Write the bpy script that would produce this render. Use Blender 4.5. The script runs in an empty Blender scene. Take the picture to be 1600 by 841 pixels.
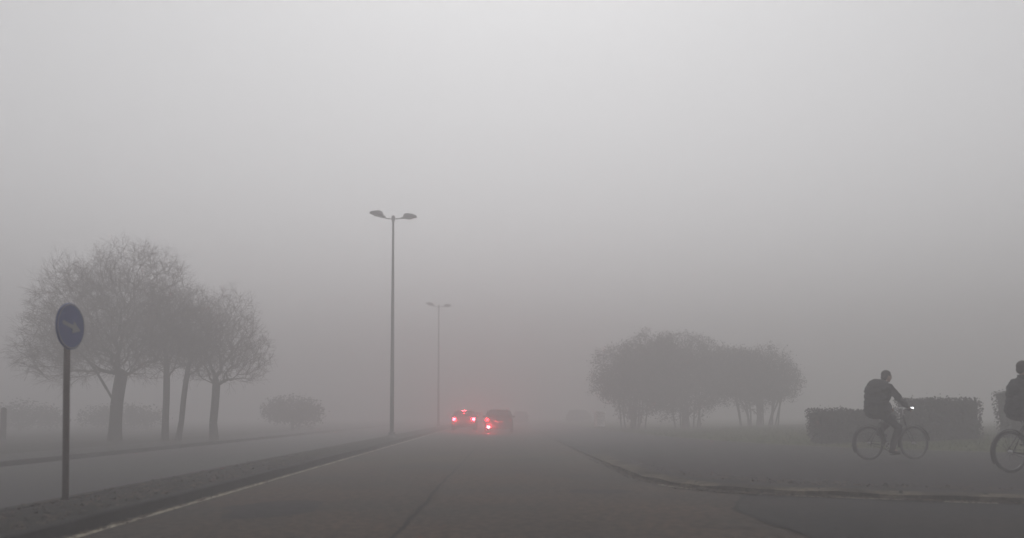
import bpy, bmesh, math, random
import numpy as np
from mathutils import Vector, Matrix
from mathutils.bvhtree import BVHTree
from mathutils import noise as mnoise
random.seed(7); np.random.seed(7)
S = bpy.context.scene
C = S.collection
R = math.radians
PI = math.pi

# ------------------------------------------------------------------ materials
def mat(name, col, rough=.7, metal=0, var=.25, scale=4, bump=0, bscale=60, col2=None, spec=.5, detail=6, big=None, ramp=(.35,.65)):
    m = bpy.data.materials.new(name); m.use_nodes = True
    nt = m.node_tree; b = nt.nodes['Principled BSDF']
    tc = nt.nodes.new('ShaderNodeTexCoord')
    n = nt.nodes.new('ShaderNodeTexNoise'); n.inputs['Scale'].default_value = scale; n.inputs['Detail'].default_value = detail
    n.inputs['Roughness'].default_value = .65
    nt.links.new(tc.outputs['Object'], n.inputs['Vector'])
    r = nt.nodes.new('ShaderNodeValToRGB')
    c2 = col2 if col2 else tuple(min(1, c*(1+var)) for c in col)
    c1 = tuple(c*(1-var) for c in col) if not col2 else col
    r.color_ramp.elements[0].position = ramp[0]; r.color_ramp.elements[1].position = ramp[1]
    r.color_ramp.elements[0].color = (*c1, 1); r.color_ramp.elements[1].color = (*c2, 1)
    nt.links.new(n.outputs['Fac'], r.inputs['Fac'])
    out = r.outputs['Color']
    if big:                                   # broad wear patches: (scale, colour a, colour b)
        n2 = nt.nodes.new('ShaderNodeTexNoise'); n2.inputs['Scale'].default_value = big[0]; n2.inputs['Detail'].default_value = 5
        nt.links.new(tc.outputs['Object'], n2.inputs['Vector'])
        r2 = nt.nodes.new('ShaderNodeValToRGB')
        r2.color_ramp.elements[0].position = .38; r2.color_ramp.elements[1].position = .62
        r2.color_ramp.elements[0].color = (*big[1], 1); r2.color_ramp.elements[1].color = (*big[2], 1)
        nt.links.new(n2.outputs['Fac'], r2.inputs['Fac'])
        mx = nt.nodes.new('ShaderNodeMix'); mx.data_type = 'RGBA'; mx.blend_type = 'MULTIPLY'; mx.inputs[0].default_value = 1
        nt.links.new(out, mx.inputs[6]); nt.links.new(r2.outputs['Color'], mx.inputs[7])
        out = mx.outputs[2]
    nt.links.new(out, b.inputs['Base Color'])
    b.inputs['Roughness'].default_value = rough; b.inputs['Metallic'].default_value = metal
    b.inputs['Specular IOR Level'].default_value = spec
    if bump:
        nb = nt.nodes.new('ShaderNodeTexNoise'); nb.inputs['Scale'].default_value = bscale; nb.inputs['Detail'].default_value = 4
        nt.links.new(tc.outputs['Object'], nb.inputs['Vector'])
        bp = nt.nodes.new('ShaderNodeBump'); bp.inputs['Strength'].default_value = bump; bp.inputs['Distance'].default_value = .01
        nt.links.new(nb.outputs['Fac'], bp.inputs['Height']); nt.links.new(bp.outputs['Normal'], b.inputs['Normal'])
    return m
def emis(name, col, strength):
    m = mat(name, col, .3, var=.05)
    b = m.node_tree.nodes['Principled BSDF']
    b.inputs['Emission Color'].default_value = (*col, 1); b.inputs['Emission Strength'].default_value = strength
    return m
M = {}
M['asphalt'] = mat('asphalt', (.037,.028,.0215), .8, ramp=(.43,.57), var=.55, scale=9, bump=.8, bscale=60, detail=12, big=(.4, (1.2,1.0,.84), (.66,.72,.74)), spec=.12)
M['side_asphalt'] = mat('side_asphalt', (.011,.010,.010), .8, var=.5, ramp=(.42,.58), scale=7, bump=.5, bscale=90, big=(.5, (1.3,1.1,.95), (.7,.75,.8)), spec=.12)
M['far_asphalt'] = mat('opposite_asphalt', (.024,.023,.023), .62, var=.2, scale=20, bump=.4, bscale=80, big=(.3, (1,.95,.92), (.82,.86,.9)), spec=.12)
M['path'] = mat('path_asphalt', (.013,.0110,.0118), .8, ramp=(.42,.58), var=.5, scale=5, bump=.4, bscale=80, big=(.35, (1.05,.95,.98), (.82,.85,.86)), spec=.12)
M['concrete'] = mat('kerb_concrete', (.085,.072,.055), .9, ramp=(.42,.58), var=.5, scale=7, bump=1, bscale=30, big=(1.6, (1.1,1.08,1), (.28,.26,.24)), spec=.12)
M['dark_concrete'] = mat('median_kerb_concrete', (.020,.020,.020), .85, var=.35, scale=6, bump=.6, bscale=50, big=(.9, (1,1,1), (.6,.6,.6)), spec=.12)
M['soil'] = mat('median_soil', (.014,.014,.013), .95, var=.45, scale=5, bump=1, bscale=25, spec=.12)
M['line'] = mat('worn_line_paint', (.34,.30,.21), .7, var=.3, scale=14, bump=.3, big=(1.3, (1,1,1), (.6,.62,.66)))
M['tar'] = mat('tar_joint', (.004,.004,.004), .85, var=.3, scale=20, spec=.12)
M['grass'] = mat('grass', (.040,.056,.010), .95, var=.35, scale=3, bump=1, bscale=30, big=(.25, (1,1,1), (1.1,.9,.8)), spec=.12)
M['verge'] = mat('verge_ground', (.024,.025,.02), .95, var=.35, scale=2, bump=1, bscale=20, spec=.12)
M['bark'] = mat('bark', (.06,.05,.044), .95, var=.3, scale=8, bump=1, bscale=30, spec=.12)
M['twig'] = mat('twig', (.095,.058,.05), .95, var=.25, scale=3, spec=.12)
M['leaf'] = mat('leaf_dark', (.014,.0125,.012), .85, var=.4, scale=1.4, spec=.12)
M['leaf_shrub'] = mat('leaf_shrub', (.035,.042,.032), .85, var=.4, scale=1.4, spec=.12)
M['hedge'] = mat('hedge_leaf', (.016,.016,.014), .85, var=.45, scale=2, spec=.12)
M['hedge_core'] = mat('hedge_core', (.008,.008,.007), .95, var=.3, scale=5, bump=1, spec=.12)  # near-black colour stands in for the shade inside the hedge, behind the leaves
M['galv'] = mat('galvanised_steel', (.16,.16,.165), .55, .35, var=.15, scale=3)
M['rust_pole'] = mat('sign_pole_steel', (.11,.085,.08), .6, .3, var=.25, scale=5)
M['lamp_housing'] = mat('lamp_housing', (.17,.17,.18), .5, var=.1)
M['lamp_glass'] = mat('lamp_glass', (.3,.3,.3), .25, var=.1)
M['sign_blue'] = mat('sign_blue', (.010,.032,.17), .45, var=.12, scale=5)
M['sign_white'] = mat('sign_white', (.2,.2,.22), .5, var=.1, scale=5)
M['black'] = mat('black_plastic', (.016,.016,.017), .6, var=.2)
M['rubber'] = mat('rubber', (.015,.015,.015), .85, var=.2)
M['chrome'] = mat('bare_metal', (.4,.4,.41), .35, .8, var=.1)
M['glass'] = mat('dark_glass', (.01,.011,.012), .12, var=.1)
M['paint_dark'] = mat('dark_car_paint', (.018,.019,.02), .3, var=.08)
M['paint_grey'] = mat('grey_car_paint', (.11,.10,.10), .3, var=.08)
M['paint_pale'] = mat('pale_car_paint', (.5,.5,.5), .35, var=.05)
M['plate'] = mat('number_plate', (.22,.22,.21), .5, var=.05)
M['lens_off'] = mat('unlit_red_lens', (.16,.012,.012), .25, var=.1)
M['lens_clear'] = mat('clear_lens', (.5,.5,.5), .2, var=.05)
M['lens_tail'] = emis('tail_lamp_lit', (1,.03,.05), 9)
M['lens_fog'] = emis('rear_fog_lamp_lit', (1,.055,.07), 170)
M['lens_brake'] = emis('brake_lamp_lit', (1,.035,.055), 80)
M['lens_head'] = emis('cycle_headlamp_lit', (.93,.97,1), 12)
M['bike_frame'] = mat('bicycle_paint', (.02,.022,.024), .4, var=.1)
M['saddle'] = mat('saddle_vinyl', (.02,.018,.017), .6, var=.2)
M['skin'] = mat('skin', (.30,.18,.14), .6, var=.08)
M['hair'] = mat('hair', (.022,.016,.013), .8, var=.3, scale=30)
M['coat'] = mat('dark_coat', (.018,.020,.021), .9, var=.2, scale=12, spec=.12)
M['coat2'] = mat('grey_jacket', (.035,.038,.042), .9, var=.2, scale=12, spec=.12)
M['trousers'] = mat('dark_trousers', (.022,.021,.021), .9, var=.2, scale=12, spec=.12)
M['jeans'] = mat('jeans', (.03,.038,.09), .9, var=.2, scale=15, spec=.12)
M['shoe'] = mat('dark_shoe', (.02,.018,.017), .7, var=.2)
M['shoe_red'] = mat('reddish_shoe', (.10,.04,.035), .7, var=.2)
M['cabinet'] = mat('pale_cabinet', (.85,.86,.86), .6, var=.15, scale=3)

# ------------------------------------------------------------------ helpers
def mesh_obj(name, verts, faces, m, parent=None, smooth=False):
    me = bpy.data.meshes.new(name); me.from_pydata([tuple(v) for v in verts], [], faces); me.update()
    if smooth: me.shade_smooth()
    me.materials.append(m)
    o = bpy.data.objects.new(name, me); C.objects.link(o)
    if parent: o.parent = parent
    return o
def bobj(name, bm, m, parent=None, smooth=False):
    bmesh.ops.recalc_face_normals(bm, faces=bm.faces)
    me = bpy.data.meshes.new(name); bm.to_mesh(me); bm.free()
    if smooth: me.shade_smooth()
    me.materials.append(m)
    o = bpy.data.objects.new(name, me); C.objects.link(o)
    if parent: o.parent = parent
    return o
def empty(name, loc, rz, label, cat, group=None):
    o = bpy.data.objects.new(name, None); C.objects.link(o)
    o.location = loc; o.rotation_euler = (0,0,rz); o['label'] = label; o['category'] = cat
    if group: o['group'] = group
    return o
def struct(o): o['kind'] = 'structure'; return o
def copy_tree(o, parent=None):
    c = o.copy(); C.objects.link(c); c.parent = parent
    for ch in [x for x in bpy.data.objects if x.parent == o]: copy_tree(ch, c)
    return c
def box(bm, c, s, rot=None, bevel=0):
    g = bmesh.ops.create_cube(bm, size=1)
    vs = g['verts']
    bmesh.ops.scale(bm, vec=s, verts=vs)
    if bevel:
        es = list({e for v in vs for e in v.link_edges})
        r = bmesh.ops.bevel(bm, geom=es, offset=bevel, segments=2, affect='EDGES', profile=.6)
        vs = list({v for f in r['faces'] for v in f.verts} | {v for v in vs if v.is_valid})
    if rot: bmesh.ops.rotate(bm, cent=(0,0,0), matrix=rot, verts=vs)
    bmesh.ops.translate(bm, vec=c, verts=vs)
    return vs
def tube(bm, pts, rad, n=8, closed=False):
    pts = [Vector(p) for p in pts]
    rads = rad if isinstance(rad, (list, tuple)) else [rad]*len(pts)
    rings = []; up = None
    N = len(pts)
    for i, p in enumerate(pts):
        if closed: t = (pts[(i+1) % N]-pts[i-1]).normalized()
        else: t = (pts[min(i+1, N-1)]-pts[max(i-1, 0)]).normalized()
        if up is None: up = t.orthogonal().normalized()
        up = (up - t*up.dot(t))
        up = up.normalized() if up.length > 1e-6 else t.orthogonal().normalized()
        sd = t.cross(up)
        rings.append([bm.verts.new(p+(up*math.cos(2*PI*k/n)+sd*math.sin(2*PI*k/n))*rads[i]) for k in range(n)])
    for i in range(N if closed else N-1):
        a = rings[i]; b = rings[(i+1) % N]
        for k in range(n): bm.faces.new((a[k], a[(k+1) % n], b[(k+1) % n], b[k]))
    if not closed:
        bm.faces.new(rings[0][::-1]); bm.faces.new(rings[-1])
def lathe(bm, prof, axis='Y', c=(0,0,0), n=32):
    """prof: (radius, along) closed ring profile, swept around axis"""
    rings = []
    for k in range(n):
        a = 2*PI*k/n; ring = []
        for r, h in prof:
            if axis == 'Y': v = (r*math.cos(a), h, r*math.sin(a))
            elif axis == 'X': v = (h, r*math.cos(a), r*math.sin(a))
            else: v = (r*math.cos(a), r*math.sin(a), h)
            ring.append(bm.verts.new(Vector(v)+Vector(c)))
        rings.append(ring)
    m = len(prof)
    for k in range(n):
        a = rings[k]; b = rings[(k+1) % n]
        for j in range(m):
            try: bm.faces.new((a[j], a[(j+1) % m], b[(j+1) % m], b[j]))
            except ValueError: pass
def capsule(bm, a, b, ra, rb, sq=None):
    a = Vector(a); b = Vector(b)
    for p, r in ((a, ra), (b, rb)):
        bmesh.ops.create_uvsphere(bm, u_segments=14, v_segments=10, radius=r, matrix=Matrix.Translation(p))
    tube_pts = [a, b]
    if (b-a).length > 1e-4: tube(bm, tube_pts, [ra, rb], 14)
def ellipsoid(bm, c, r, rot=None):
    mt = Matrix.Translation(c) @ (rot.to_4x4() if rot else Matrix.Identity(4)) @ Matrix.Diagonal((*r, 1))
    bmesh.ops.create_uvsphere(bm, u_segments=20, v_segments=14, radius=1, matrix=mt)
def remeshed(name, bm, m, parent, voxel, smooth=4, fold=0):
    o = bobj(name, bm, m, None)
    md = o.modifiers.new('r', 'REMESH'); md.mode = 'VOXEL'; md.voxel_size = voxel; md.use_smooth_shade = True
    s = o.modifiers.new('s', 'SMOOTH'); s.factor = .5; s.iterations = smooth
    dg = bpy.context.evaluated_depsgraph_get(); dg.update()
    me = bpy.data.meshes.new_from_object(o.evaluated_get(dg))
    if fold:
        me.update()
        for v in me.vertices:
            p = v.co; a = mnoise.noise(Vector((p.x*5, p.y*5, p.z*16)))+.5*mnoise.noise(Vector((p.x*11, p.y*11, p.z*24)))
            v.co = p+v.normal*a*fold
    old = o.data; o.modifiers.clear(); o.data = me; me.name = name
    bpy.data.meshes.remove(old)
    if not me.materials: me.materials.append(m)
    if parent: o.parent = parent
    return o
def catmull(P, k=5):
    out = []
    n = len(P)
    for i in range(n-1):
        p0 = P[max(i-1, 0)]; p1 = P[i]; p2 = P[i+1]; p3 = P[min(i+2, n-1)]
        # linear on the very long outer spans, smooth on the near ones
        for j in range(k):
            t = j/k
            if math.dist(p1, p2) > 25: q = tuple(a+(b-a)*t for a, b in zip(p1, p2))
            else:
                q = []
                for a, b, c, d in zip(p0, p1, p2, p3):
                    la = math.dist(p0, p1) > 25; ld = math.dist(p2, p3) > 25
                    if la: a = b-(c-b)
                    if ld: d = c+(c-b)
                    q.append(.5*((2*b)+(-a+c)*t+(2*a-5*b+4*c-d)*t*t+(-a+3*b-3*c+d)*t**3))
                q = tuple(q)
            out.append(q)
    out.append(tuple(P[-1]))
    return out

# ------------------------------------------------------------------ ground and roads
FAR = 560
def sheet(name, x0, x1, y0, y1, z, m):
    return struct(mesh_obj(name, [(x0,y0,z),(x1,y0,z),(x1,y1,z),(x0,y1,z)], [(0,1,2,3)], m))
sheet('ground', -FAR, FAR, -60, FAR, -.12, M['verge'])
sheet('road', -3.9, 60, -40, FAR-5, 0, M['asphalt'])
sheet('opposite_road', -10.5, -5.15, -40, FAR-5, 0, M['far_asphalt'])

K = [(2.4,540),(2.4,90),(2.4,45),(2.38,30),(2.35,21),(2.33,16.5),(2.42,13.6),(2.75,12.2),(3.3,11.4),(3.8,11.0),(5.0,10.45),(6.3,9.9),(10,9),(25,7),(60,4),(300,-10)]
G = [(5.5,540),(5.5,90),(6,45),(6.3,36),(6.6,32),(6.9,29.5),(7.2,27.5),(7.5,25.5),(7.9,23.8),(8.4,22.3),(9.3,20.8),(10.8,19),(14,17.2),(28,15.5),(60,13),(300,0)]
F = [(300,540),(300,300),(200,200),(100,150),(60,110),(50,90),(48,70),(46,60),(45,52),(46,46),(48,42),(50,38),(55,34),(70,32),(100,28),(300,20)]
k_, g_, f_ = catmull(K), catmull(G), catmull(F)
nk = len(k_)
def off(P, d):
    out = []
    for i, p in enumerate(P):
        a = P[max(i-1, 0)]; b = P[min(i+1, len(P)-1)]
        t = Vector((b[0]-a[0], b[1]-a[1])).normalized()
        nrm = Vector((-t.y, t.x))
        # the pavement lies to the +x / +y side of the kerb
        out.append((p[0]+nrm.x*d, p[1]+nrm.y*d))
    return out
ki = off(k_, .38)                     # inner edge of the kerb stones
# kerb dips where it starts to bend (worn, dropped stones)
def kz(i):
    x, y = k_[i]
    if y > 28: return .05
    if y > 19: return .05+.04*(28-y)/9
    return .09
def loft(name, A, B, za, zb, m, n=6, bumpf=None, rise=1):
    vs = []; fs = []
    for i in range(len(A)):
        for j in range(n+1):
            t = j/n
            x = A[i][0]+(B[i][0]-A[i][0])*t; y = A[i][1]+(B[i][1]-A[i][1])*t
            z = za(i)+(zb(i)-za(i))*min(1, t*rise)
            if bumpf and 0 < j < n: z += bumpf(x, y)
            vs.append((x, y, z))
    for i in range(len(A)-1):
        for j in range(n):
            a = i*(n+1)+j
            fs.append((a, a+1, a+n+2)); fs.append((a, a+n+2, a+n+1))
    return struct(mesh_obj(name, vs, fs, m, smooth=True))
pav = loft('cycle_path', ki, g_, lambda i: kz(i)-.006, lambda i: .235, M['path'], 8)
gr = loft('grass_ground', g_, f_, lambda i: .24, lambda i: .45, M['grass'], 48, lambda x, y: .03*mnoise.noise(Vector((x*.4, y*.4, 0))), rise=10)
bv = []
for o in (pav, gr):
    bv.append(BVHTree.FromPolygons([tuple(v.co) for v in o.data.vertices], [tuple(p.vertices) for p in o.data.polygons]))
def gz(x, y):
    if x < -10.5: return .1
    z = 0
    for b in bv:
        h = b.ray_cast(Vector((x, y, 10)), Vector((0, 0, -1)))
        if h[0]: z = max(z, h[0].z)
    return z
# kerb stones of the right-hand corner
vs = []; fs = []
for i in range(nk):
    jit = .03*mnoise.noise(Vector((k_[i][0]*1.9, k_[i][1]*1.9, 0)))
    vs += [(k_[i][0], k_[i][1], -.05), (k_[i][0], k_[i][1], kz(i)-.015+jit), (k_[i][0]+(ki[i][0]-k_[i][0])*.5, k_[i][1]+(ki[i][1]-k_[i][1])*.5, kz(i)+jit),
           (ki[i][0], ki[i][1], kz(i)+jit), (ki[i][0], ki[i][1], -.05)]
for i in range(nk-1):
    for j in range(4):
        a = i*5+j; fs.append((a, a+5, a+6, a+1))
ko = struct(mesh_obj('kerb', vs, fs, M['concrete'])); ko.data.materials.append(M['path'])
for p in ko.data.polygons:
    if p.center.y > 21 and p.center.x < 3: p.material_index = 1
# median strip: kerbs and raised soil
def prism(name, x0, x1, y0, y1, z0, z1, m, bev=.015):
    ys = [y0+(y1-y0)*(i/140)**2.2 for i in range(141)]
    vs = []; fs = []
    for i, y in enumerate(ys):
        w = .008*math.sin(i*1.7)
        vs += [(x0+w, y, z0), (x0+w, y, z1-bev), (x0+bev+w, y, z1+w*.5), (x1-bev+w, y, z1+w*.5), (x1+w, y, z1-bev), (x1+w, y, z0)]
    for i in range(140):
        for j in range(5):
            a = i*6+j; fs.append((a, a+6, a+7, a+1))
    return struct(mesh_obj(name, vs, fs, m))
prism('median_kerb', -4.10, -3.93, -40, FAR-10, -.05, .13, M['dark_concrete'])
prism('median_kerb', -5.16, -5.00, -40, FAR-10, -.05, .13, M['dark_concrete'])
vs = []; fs = []
ys = [-40+(FAR+30)*(i/200)**2 for i in range(201)]
for i, y in enumerate(ys):
    for j in range(6):
        x = -5.0+.9*j/5
        z = .118+(.025*mnoise.noise(Vector((x*2, y*.8, 3)))+.02 if 0 < j < 5 else 0)
        vs.append((x, y, z))
for i in range(200):
    for j in range(5):
        a = i*6+j; fs.append((a, a+1, a+7, a+6))
struct(mesh_obj('median_soil', vs, fs, M['soil'], smooth=True))
prism('kerb', -10.66, -10.5, -40, FAR-10, -.05, .11, M['dark_concrete'])
sheet('pavement', -12.6, -10.66, -40, FAR-8, .10, M['far_asphalt'])
vs = []; fs = []; nx = 40; ny = 90
for i in range(ny+1):
    for j in range(nx+1):
        x = -12.6-(j/nx)**2.2*(FAR-20); y = -50+(i/ny)**1.5*(FAR+40)
        vs.append((x, y, .10+(.05*mnoise.noise(Vector((x*.5, y*.5, 1))) if j else 0)))
for i in range(ny):
    for j in range(nx):
        a = i*(nx+1)+j; fs.append((a+1, a, a+nx+1, a+nx+2))
struct(mesh_obj('verge', vs, fs, M['verge'], smooth=True))
# side road patch in the right foreground
top = [(p[0], p[1]-.02) for p in k_ if p[0] >= 3.35 and p[1] < 12 and p[0] < 60]
left = [(2.74,-20),(2.76,3),(2.80,7.3),(2.74,8.2),(2.70,9.3),(3.0,10.1)]
poly = left+[(x, y) for x, y in top]+[(top[-1][0], -20)]
bm = bmesh.new(); f = bm.faces.new([bm.verts.new((x, y, .004)) for x, y in poly]); bmesh.ops.triangulate(bm, faces=[f])
struct(bobj('side_road', bm, M['side_asphalt']))
# painted lines, tar joints
def strip(name, P, w, z, m, rag=0, gaps=0):
    P2 = []
    for a, b in zip(P, P[1:]):
        n = max(1, int(math.dist(a, b)/.12)) if math.dist(a, b) < 60 else 80
        for i in range(n): P2.append((a[0]+(b[0]-a[0])*i/n, a[1]+(b[1]-a[1])*i/n))
    P2.append(P[-1])
    A = off(P2, w/2); B = off(P2, -w/2)
    vs = []; fs = []
    for i, (a, b) in enumerate(zip(A, B)):
        j = rag*mnoise.noise(Vector((P2[i][0]*1.7+5, P2[i][1]*1.7, 2.2)))
        q = 1+.8*rag/w*mnoise.noise(Vector((P2[i][0]*6, P2[i][1]*6, 9)))
        c = ((a[0]+b[0])/2, (a[1]+b[1])/2)
        vs += [(c[0]+(a[0]-c[0])*q+j, c[1]+(a[1]-c[1])*q, z), (c[0]+(b[0]-c[0])*q+j, c[1]+(b[1]-c[1])*q, z)]
    for i in range(len(P2)-1):
        if gaps and mnoise.noise(Vector((P2[i][0]*1.3, P2[i][1]*1.3, 4))) > gaps: continue
        a = 2*i; fs.append((a, a+1, a+3, a+2))
    return struct(mesh_obj(name, vs, fs, m))
strip('edge_line', [(-3.80,-20),(-3.79,60),(-3.8,300)], .09, .006, M['line'], .012)
strip('road_joint', [(-.98,-5),(-.96,7.3),(-.91,9),(-.93,12),(-.85,17.5),(-.78,27),(-.8,60)], .045, .006, M['tar'], .03)
strip('road_crack', [(2.80,5.5),(2.80,7.3),(2.74,8.2),(2.70,9.3),(3.0,10.1),(3.4,10.95)], .06, .009, M['tar'], .05)
gl = [p for p in off(k_, -.12) if p[0] > 2.3 and p[1] < 13.4 and p[0] < 30]
strip('gutter_line', gl, .09, .013, M['line'], .02, gaps=-.04)
strip('road_crack', [(2.26,22),(2.24,17),(2.33,13.9),(2.6,12.5)], .05, .006, M['tar'], .04)
strip('road_crack', [(2.77,7.9),(2.2,7.75),(1.9,7.9)], .02, .008, M['tar'], .06)
strip('road_crack', [(-.93,10.6),(-1.6,10.9),(-2.3,10.75)], .018, .008, M['tar'], .06)
strip('road_crack', [(-.9,8.0),(-.3,8.15),(.4,8.0),(1.1,8.2)], .016, .008, M['tar'], .06)
def blot(name, cx, cy, rx, ry, z, m, seed):
    vs = [(cx, cy, z)]; n = 28
    for k in range(n):
        a = 2*PI*k/n; q = 1+.45*mnoise.noise(Vector((math.cos(a)*1.5, math.sin(a)*1.5, seed)))
        vs.append((cx+math.cos(a)*rx*q, cy+math.sin(a)*ry*q, z))
    return struct(mesh_obj(name, vs, [(0, k+1, (k+1) % n+1) for k in range(n)], m))
blot('tar_patch', .82, 20, .22, .35, .006, M['tar'], 1)
blot('tar_patch', 5.3, 10.22, .42, .10, .011, M['tar'], 2)
blot('tar_patch', 4.0, 10.82, .3, .08, .011, M['tar'], 3)
blot('tar_patch', 6.6, 9.74, .5, .07, .011, M['tar'], 4)
blot('tar_patch', 1.4, 11.5, .5, .3, .005, M['path'], 5)
blot('tar_patch', -2.6, 9.5, .6, .8, .005, M['path'], 6)
# grass: short blades on the verge in front of and around the hedges
vs = []; fs = []
rng = random.Random(3)
for i in range(26000):
    y = rng.uniform(17.5, 52); x = rng.uniform(6.2, 26)
    h = bv[1].ray_cast(Vector((x, y, 10)), Vector((0, 0, -1)))
    if not h[0]: continue
    z = h[0].z; a = rng.uniform(0, PI); L = rng.uniform(.03, .07); w = .02; dx = math.cos(a)*w; dy = math.sin(a)*w
    b = len(vs); vs += [(x-dx, y-dy, z-.01), (x+dx, y+dy, z-.01), (x+rng.uniform(-.05,.05), y+rng.uniform(-.05,.05), z+L)]; fs.append((b, b+1, b+2))
o = mesh_obj('grass', vs, fs, M['grass']); o['kind'] = 'stuff'; o['label'] = 'short green grass strip around the hedges'

# fallen leaves and grit along the kerbs, the median and the path edge
lrs = random.Random(9); vs = []; fs = []
def litter(x, y, z):
    a = lrs.uniform(0, PI); sz = lrs.uniform(.015, .045); b = len(vs)
    for q in range(4): vs.append((x+math.cos(a+q*PI/2)*sz*(1 if q % 2 else .55), y+math.sin(a+q*PI/2)*sz*(1 if q % 2 else .55), z+lrs.uniform(0, .02)))
    fs.append((b, b+1, b+2, b+3))
near = [i for i in range(nk) if k_[i][1] < 34 and k_[i][0] < 16 and k_[i][1] > 7.5]
for q in range(3200):
    i = lrs.choice(near[:-1]); t = lrs.random(); x = k_[i][0]+(k_[i+1][0]-k_[i][0])*t; y = k_[i][1]+(k_[i+1][1]-k_[i][1])*t
    if lrs.random() < .6: litter(x-abs(lrs.gauss(0,.12))*.7, y-abs(lrs.gauss(0,.12))*.7-.02, .014)
    else: litter(x+.4+abs(lrs.gauss(0,.5)), y+.35+abs(lrs.gauss(0,.5)), kz(i)+.012)
for q in range(3500): litter(lrs.uniform(-5.1,-4.0), 5+35*lrs.random()**1.5, .135)
for q in range(2500): litter(lrs.uniform(-16,-10.7), lrs.uniform(18, 40), .115)
for q in range(900): litter(-3.86+abs(lrs.gauss(0,.06)), 5+25*lrs.random()**1.3, .008)
o = mesh_obj('leaf_litter', vs, fs, mat('litter', (.05,.033,.02), .9, var=.6, scale=8)); o['kind'] = 'stuff'; o['label'] = 'small dead leaves and grit along the kerbs and median'

# ------------------------------------------------------------------ trees
def grow(lobes, trunk, n, seed, twig_len, ntwig, tipr=.0062, bf=.35, droop=0.0):
    rs = np.random.RandomState(seed)
    pts = []
    vol = [a[1][0]*a[1][1]*a[1][2] for a in lobes]; tot = sum(vol)
    for (c, r), v in zip(lobes, vol):
        k = int(n*v/tot)
        u = rs.normal(size=(k, 3)); u /= np.linalg.norm(u, axis=1)[:, None]
        rad = rs.uniform(0, 1, k)**.42
        rad *= 1+.16*np.array([mnoise.noise(Vector((float(q[0])*2.2+c[0]*3, float(q[1])*2.2, float(q[2])*2.2+seed))) for q in u])
        pts.append(np.array(c)+u*rad[:, None]*np.array(r))
    P = np.concatenate(pts)
    base = np.array(trunk[-1])
    P = P[np.argsort(np.linalg.norm(P-base, axis=1))]
    nodes = [np.array(t, float) for t in trunk]; par = [-1]+list(range(len(trunk)-1))
    pl = [0.0]
    for i in range(1, len(trunk)): pl.append(pl[-1]+np.linalg.norm(nodes[i]-nodes[i-1]))
    st = max(0, len(trunk)-3)
    A = np.zeros((len(trunk)+len(P)*2, 3)); A[:len(trunk)] = nodes; L = np.zeros(len(A)); L[:len(trunk)] = pl
    cnt = len(trunk)
    for p in P:
        d = np.linalg.norm(A[st:cnt]-p, axis=1)
        pen = np.maximum(0, A[st:cnt, 2]-p[2])*.8
        j = st+int(np.argmin(d+bf*L[st:cnt]+pen))
        dd = np.linalg.norm(A[j]-p)
        if dd > .5:          # bowed long branch: insert a midpoint
            mid = (A[j]+p)/2; mid[2] += .07*dd; mid += rs.normal(size=3)*.05*dd
            A[cnt] = mid; L[cnt] = L[j]+np.linalg.norm(mid-A[j]); par.append(j); j = cnt; cnt += 1
        A[cnt] = p; L[cnt] = L[j]+np.linalg.norm(p-A[j]); par.append(j); cnt += 1
    A = A[:cnt]
    kids = [[] for _ in range(cnt)]
    for i, p in enumerate(par):
        if p >= 0: kids[p].append(i)
    w = np.zeros(cnt)
    for i in range(cnt-1, -1, -1):
        w[i] = tipr**2.3 if not kids[i] else sum(w[k] for k in kids[i])
    rad = w**(1/2.3)
    return A, par, kids, rad
def seg_mesh(vs, fs, a, b, ra, rb, n):
    a = Vector(a); b = Vector(b); t = (b-a)
    if t.length < 1e-5: return
    t.normalize(); u = t.orthogonal().normalized(); s = t.cross(u); k0 = len(vs)
    for p, r in ((a, ra), (b, rb)):
        for k in range(n):
            an = 2*PI*k/n; vs.append(tuple(p+(u*math.cos(an)+s*math.sin(an))*r))
    for k in range(n): fs.append((k0+k, k0+(k+1) % n, k0+n+(k+1) % n, k0+n+k))
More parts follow.
